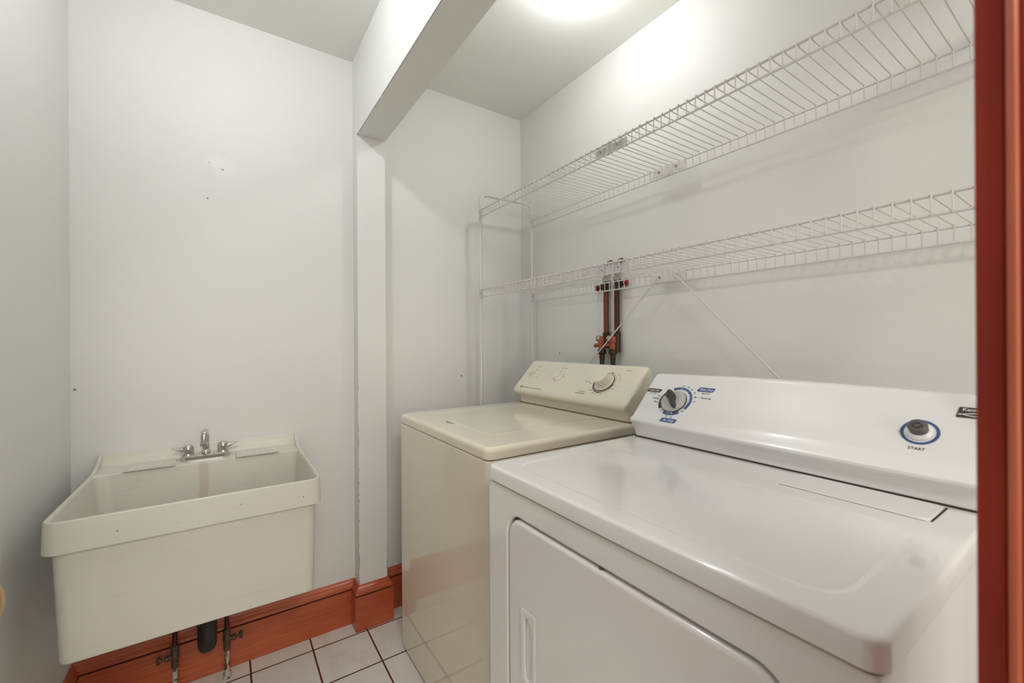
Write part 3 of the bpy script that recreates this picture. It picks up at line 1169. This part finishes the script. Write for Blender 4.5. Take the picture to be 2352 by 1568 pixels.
pill(1.0862, .1010, .046, .0125, 0, 'Auto Dry')
pill(1.2420, .1200, .046, .0140, 1, 'Time Dry')
pill(1.1785, .0065, .047, .0135, 1, 'Air Only')
T = lambda s_, u_, v_, z_=.0068, mt=3, **k: text(bm, DF, s_, u_, v_, z_, slant=.2, mat=mt, **k)
T('Low Heat', 1.0870, .0905, .0055)
T('High Heat', 1.2450, .1080, .0058)
T('Less', 1.1110, .0835, .0062)
T('Normal', 1.1050, .0735, .0070, 4)
T('More', 1.1115, .0620, .0064, 4)
T('60', 1.1720, .1255)
T('50', 1.1880, .1230)
T('40', 1.2020, .1165)
T('30', 1.2135, .1060)
T('20', 1.2215, .0925, .0068, 4)
T('— Touch Up', 1.2470, .0925, .0070, 4)
T('10', 1.2240, .0775)
T('Off', 1.1410, .0350, .006)
T('Off', 1.2040, .0420)
T('10', 1.1670, .0180)
T('20', 1.1815, .0180)
link('dial_markings', bm, ['ink_brown', 'ink_blue', 'ink_white', 'ink_grey', 'ink_dark'], dcon, flat=True)
# start button
SC = (1.6735, .0730)
bm = new_bm()
arc_band(bm, DF, SC, .0222, .0268, 0, 359.99, n=48)
ring = link('start_ring', bm, 'ink_blue', dcon, flat=True)
bm = new_bm()
lathe(bm, [(.0190, 0), (.0188, .004), (.0165, .007), (.0150, .0085), (.0135, .009)], DF(SC[0], SC[1], .0001), DF.w, 40)
sb = link('start_bezel', bm, 'white_plastic', dcon, sharp=30)
bm = new_bm()
lathe(bm, [(.0135, .0085), (.0130, .015), (.0140, .0165), (.0142, .019), (.0132, .0210), (.0115, .0218), (.010, .0212), (0, .0208)], DF(SC[0], SC[1], 0), DF.w, 40)
link('start_button', bm, 'button', sb, sharp=40)
bm = new_bm()
dia = [(-.0075, 0), (-.001, .0062), (.001, .0062), (.0075, 0), (.001, -.0062), (-.001, -.0062)]
o1 = [DF(SC[0]+a, SC[1]+b, .0212) for a, b in dia]
o2 = [DF(SC[0]+a*.84, SC[1]+b*.84, .0212) for a, b in dia]
o3 = [DF(SC[0]+a*.84, SC[1]+b*.84, .0222) for a, b in dia]
o4 = [DF(SC[0]+a, SC[1]+b, .0222) for a, b in dia]
loft(bm, [o1, o4, o3, o2])
link('start_diamond', bm, 'knob_dark', sb, flat=True)
bm = new_bm()
text(bm, DF, 'START', 1.6742, .0370, .0078, bold=.00006)
link('start_lettering', bm, 'ink_dark', dcon, flat=True)
# maker's badge
bm = new_bm()
bx0, bx1, bv0, bv1 = 1.7155, 1.7585, .1145, .1375
add_poly(bm, DF, [(a+(b-.126)*.12, b) for a, b in rrect(bx0, bx1, bv0, bv1, .002, 4, 1)], .0002, .0006, 0)
text(bm, DF, 'Kenmore', (bx0+bx1)/2+.0005, .1318, .0088, .001, mat=1, sx=.98, bold=.00012)
for ph, am in ((0, 1), (1, -1)):
    lo, hi = [], []
    for k in range(17):
        f = k/16
        u_ = bx0+.0012+(bx1-bx0-.003)*f
        v_ = .1215+am*.0030*math.sin(PI*1.25*(f-.12))
        th_ = .0005+.0004*math.sin(PI*f)
        lo.append((u_, v_-th_)); hi.append((u_, v_+th_))
    for k in range(16):
        q = [lo[k], lo[k+1], hi[k+1], hi[k]]
        add_poly(bm, DF, q, .0009+.0001*ph, .0002, 1)
badge = link('badge', bm, ['ink_brown', 'ink_white'], dcon, flat=True)

# ---------------------------------------------------------------- shelving rack
rack = thing('wire_shelving_rack', (.99, -.195, 0), 'white free-standing two-tier wire shelf rack straddling the washer and dryer', 'shelving')
RY0, RY1 = -.345, -.045
RXL, RXR = .158, 1.822
for x in (RXL, RXR):
    bm = new_bm()
    tube(bm, arc_path([(x, RY0, .002), (x, RY0, 1.888), (x, RY1, 1.888), (x, RY1, .002)], .042, 8), .0078, 14)
    link('end_frame', bm, 'wire', rack, sharp=60)
    for y in (RY0, RY1):
        bm = new_bm()
        lathe(bm, [(.0085, 0), (.0092, .0015), (.0092, .0025), (.0085, .004)], (x, y, 1.005 if y == RY0 else .96), (0, 0, 1), 16)
        link('tube_joint', bm, 'wire', rack)
JX = .968
for zt, ztag in ((1.813, 'upper'), (1.437, 'lower')):
    zb = zt-.034
    bm = new_bm()
    for xa, xb in ((RXL+.014, JX-.004), (JX+.004, RXR-.014)):
        n = int((xb-xa)/.0255)
        for k in range(n+1):
            x = xb-.006-k*.0255 if xa > .5 else xa+.006+k*.0255
            rw = .0015
            pth = [(x, RY1-.001, zb-.004), (x, RY1-.003, zb+.014), (x, RY1-.0035, zt-.004), (x, RY1-.006, zt-.0005), (x, -.10, zt-.002),
                   (x, RY0+.010, zt-.0015), (x, RY0+.003, zt+.0036), (x, RY0-.0015, zt+.0044), (x, RY0-.0048, zt+.001), (x, RY0-.0050, zb)]
            tube(bm, pth, rw, 6)
    shelf = link('wire_shelf', bm, 'wire', rack, sharp=60)
    for xa, xb in ((RXL+.006, JX-.0015), (JX+.0015, RXR-.006)):
        for y, z, r_ in ((RY0, zt, .0031), (RY0-.0015, zb, .0027), (RY1, zt-.0045, .0023), (RY1, zb-.004, .0026)):
            bm = new_bm()
            tube(bm, [(xa, y, z), (xb, y, z)], r_, 10)
            link('shelf_rail', bm, 'wire', shelf, sharp=60)
    for y, off in ((RY0+.0045, 0), (RY1-.007, 0)):
        bm = new_bm()
        box(bm, .904, 1.036, y-.0012, y+.0012, zb+.001, zt-.005, .0006, 1)
        box(bm, .968-.012, .968+.012, y-.0022, y+.0012, zb-.001, zt-.003, .0006, 1)
        link('joining_plate', bm, 'wire', shelf, sharp=40)
        for xs in (.934, 1.003):
            bm = new_bm()
            lathe(bm, [(.0042, 0), (.0042, .001), (.0032, .0028), (.0, .0032)], (xs, y-.0022 if y < -.2 else y-.0016, (zt+zb)/2), (0, -1, 0), 14)
            lathe(bm, [(.0018, 0), (.0018, .010)], (xs, y, (zt+zb)/2), (0, -1, 0), 10)
            link('screw', bm, 'steel', shelf)
    # end clips on the posts
    for x in (RXL, RXR):
        s = 1 if x < 1 else -1
        for y in (RY0, RY1):
            bm = new_bm()
            box(bm, x+s*.0078-.0015+.002*s, x+s*.0078+.0015+.002*s, y-.010, y+.006, zb-.006, zt+.004, .001, 1)
            box(bm, min(x+s*.006, x+s*.022), max(x+s*.006, x+s*.022), y-.0105, y-.0085, zb-.004, zt+.002, .0008, 1)
            link('end_clip', bm, 'wire', shelf, sharp=40)
            bm = new_bm()
            lathe(bm, [(.004, 0), (.004, .0012), (.0, .003)], (x+s*.014, y-.0105, (zt+zb)/2), (0, -1, 0), 12)
            link('screw', bm, 'steel', shelf)
zl = 1.437-.017
for (x0, z0, x1, z1) in ((.934, zl-.003, RXL+.006, .715), (1.003, zl, RXR-.006, .592)):
    bm = new_bm()
    tube(bm, [(x0, RY1-.0165, z0), (x1, RY1-.0125, z1)], .0024, 10)
    d = Vector((x1-x0, 0, z1-z0)).normalized()
    link('brace_rod', bm, 'wire', rack, sharp=60)

# ---------------------------------------------------------------- washer plumbing on the wall
def feed(x, mat, xv, side, label, handle_front):
    t_ = thing('water_pipe', (x, -.020, 1.10), label, 'pipe', None)
    b = new_bm()
    tube(b, arc_path([(x, -.020, 1.215), (x, -.020, 1.500), (x+.006, -.002, 1.508)], .012, 6), .0108, 16)
    link('pipe', b, mat, t_, sharp=60)
    b = new_bm()
    lathe(b, [(.0145, 0), (.0145, .020), (.0155, .022), (.0155, .026), (.0115, .028)], (x, -.020, 1.475), (0, 0, 1), 16)
    lathe(b, [(.026, 0), (.026, .002), (.016, .006)], (x+.006, -.0005, 1.506), (0, -1, 0), 20)
    link('elbow', b, 'dark_bronze', t_, sharp=40)
    # stop valve high on the pipe, hidden partly by the shelf
    b = new_bm()
    lathe(b, [(.013, -.026), (.015, -.022), (.015, -.012), (.013, -.010), (.014, .010), (.015, .012), (.015, .022), (.013, .026)], (x, -.020, 1.432), (0, 0, 1), 14)
    dv = Vector((-1, 0, -.10)).normalized() if not handle_front else Vector((1, 0, .05)).normalized()
    lathe(b, [(.010, .006), (.010, .018), (.0125, .020), (.0125, .030), (.006, .032), (.004, .050)], (x, -.020, 1.424), dv, 10)
    v1 = link('stop_valve', b, 'dark_bronze', t_, sharp=30)
    b = new_bm()
    c0 = Vector((x, -.020, 1.424))+dv*.052
    a = dv.cross(Vector((0, 0, 1))).normalized(); c_ = dv.cross(a)
    for k in range(5):
        an = 2*PI*k/5
        d = a*math.cos(an)+c_*math.sin(an)
        tube(b, [c0, c0+d*.011, c0+d*.0145], [.0048, .0050, .0038], 8)
    lathe(b, [(.008, -.004), (.009, 0), (.007, .005)], c0, dv, 14)
    hd = link('valve_wheel', b, 'red', v1, sharp=50)
    hd['label'] = 'red star-shaped valve wheel'
    # tee at the bottom and the hose bib
    b = new_bm()
    lathe(b, [(.0140, -.030 if side < 0 else -.046), (.0140, .028), (.0155, .030), (.0155, .036), (.0118, .038)], (x, -.020, 1.192), (0, 0, 1), 18)
    link('tee', b, 'dark_bronze', t_, sharp=40)
    b = new_bm()
    yv = -.032
    lathe(b, [(.0135, -.012), (.0165, -.006), (.018, .006), (.0165, .018), (.011, .022)], (xv, yv, 1.192), (0, 0, 1), 20)
    lathe(b, [(.0125, -.042), (.0150, -.038), (.0145, -.014), (.0155, -.010)], (xv, yv, 1.200), (0, 0, 1), 20)
    tube(b, [(xv, yv, 1.192), (x, -.020, 1.192)], .0115, 16)
    hb = link('hose_bib', b, 'orange_brass', t_, sharp=40)
    b = new_bm()
    lathe(b, [(.0125, 0), (.0125, .016), (.010, .020), (.0085, .022), (.006, .0225)], (xv, yv-.004, 1.203), (-.80, -.55, .12), 12)
    link('packing_nut', b, 'steel', hb, sharp=30)
    b = new_bm()
    lvr = []
    for f, hw, hh in ((0, .007, .006), (.35, .0095, .008), (.8, .0100, .0090), (1, .007, .006)):
        c0 = Vector((xv-.004-.026*f, yv-.010-.002*f, 1.178-.004*f))
        lvr.append([c0+Vector((0, hw*math.cos(q), hh*math.sin(q))) for q in [2*PI*k/12 for k in range(12)]])
    loft(b, lvr, True, True)
    link('lever', b, 'orange_brass', hb, sharp=50)
    return t_


feed(.6435, 'copper', .6300, -1, 'orange-brown copper pipe with red valve wheel, left of the pair behind the washer', False)
feed(.7025, 'copper_dark', .6905, 1, 'darker tarnished copper pipe with red valve wheel, right of the pair behind the washer', True)
for x, lab in ((.6300, 'dark rubber hose hanging from the left valve behind the washer'), (.6905, 'dark rubber hose hanging from the right valve behind the washer')):
    t_ = thing('washer_hose', (x, -.032, 1.15), lab, 'hose', None)
    b = new_bm()
    lathe(b, [(.0145, 0), (.0175, -.001), (.0178, -.006), (.0165, -.010), (.0178, -.014), (.0172, -.018), (.0125, -.020)], (x, -.032, 1.1585), (0, 0, 1), 16)
    link('coupling', b, 'dark_bronze', t_, sharp=40)
    b = new_bm()
    lathe(b, [(.0112, 0), (.0118, -.002), (.0112, -.006), (.0118, -.008), (.0112, -.012), (.0118, -.014), (.0112, -.018), (.0112, -.024)], (x, -.032, 1.139), (0, 0, 1), 16)
    link('ferrule', b, 'copper_dark', t_, sharp=40)
    b = new_bm()
    tube(b, [(x, -.032, 1.118), (x, -.032, 1.05), (x, -.034, .95), (x-.01, -.036, .80), (x-.01, -.036, .62)], .0098, 14)
    link('hose', b, 'rubber', t_, sharp=60)
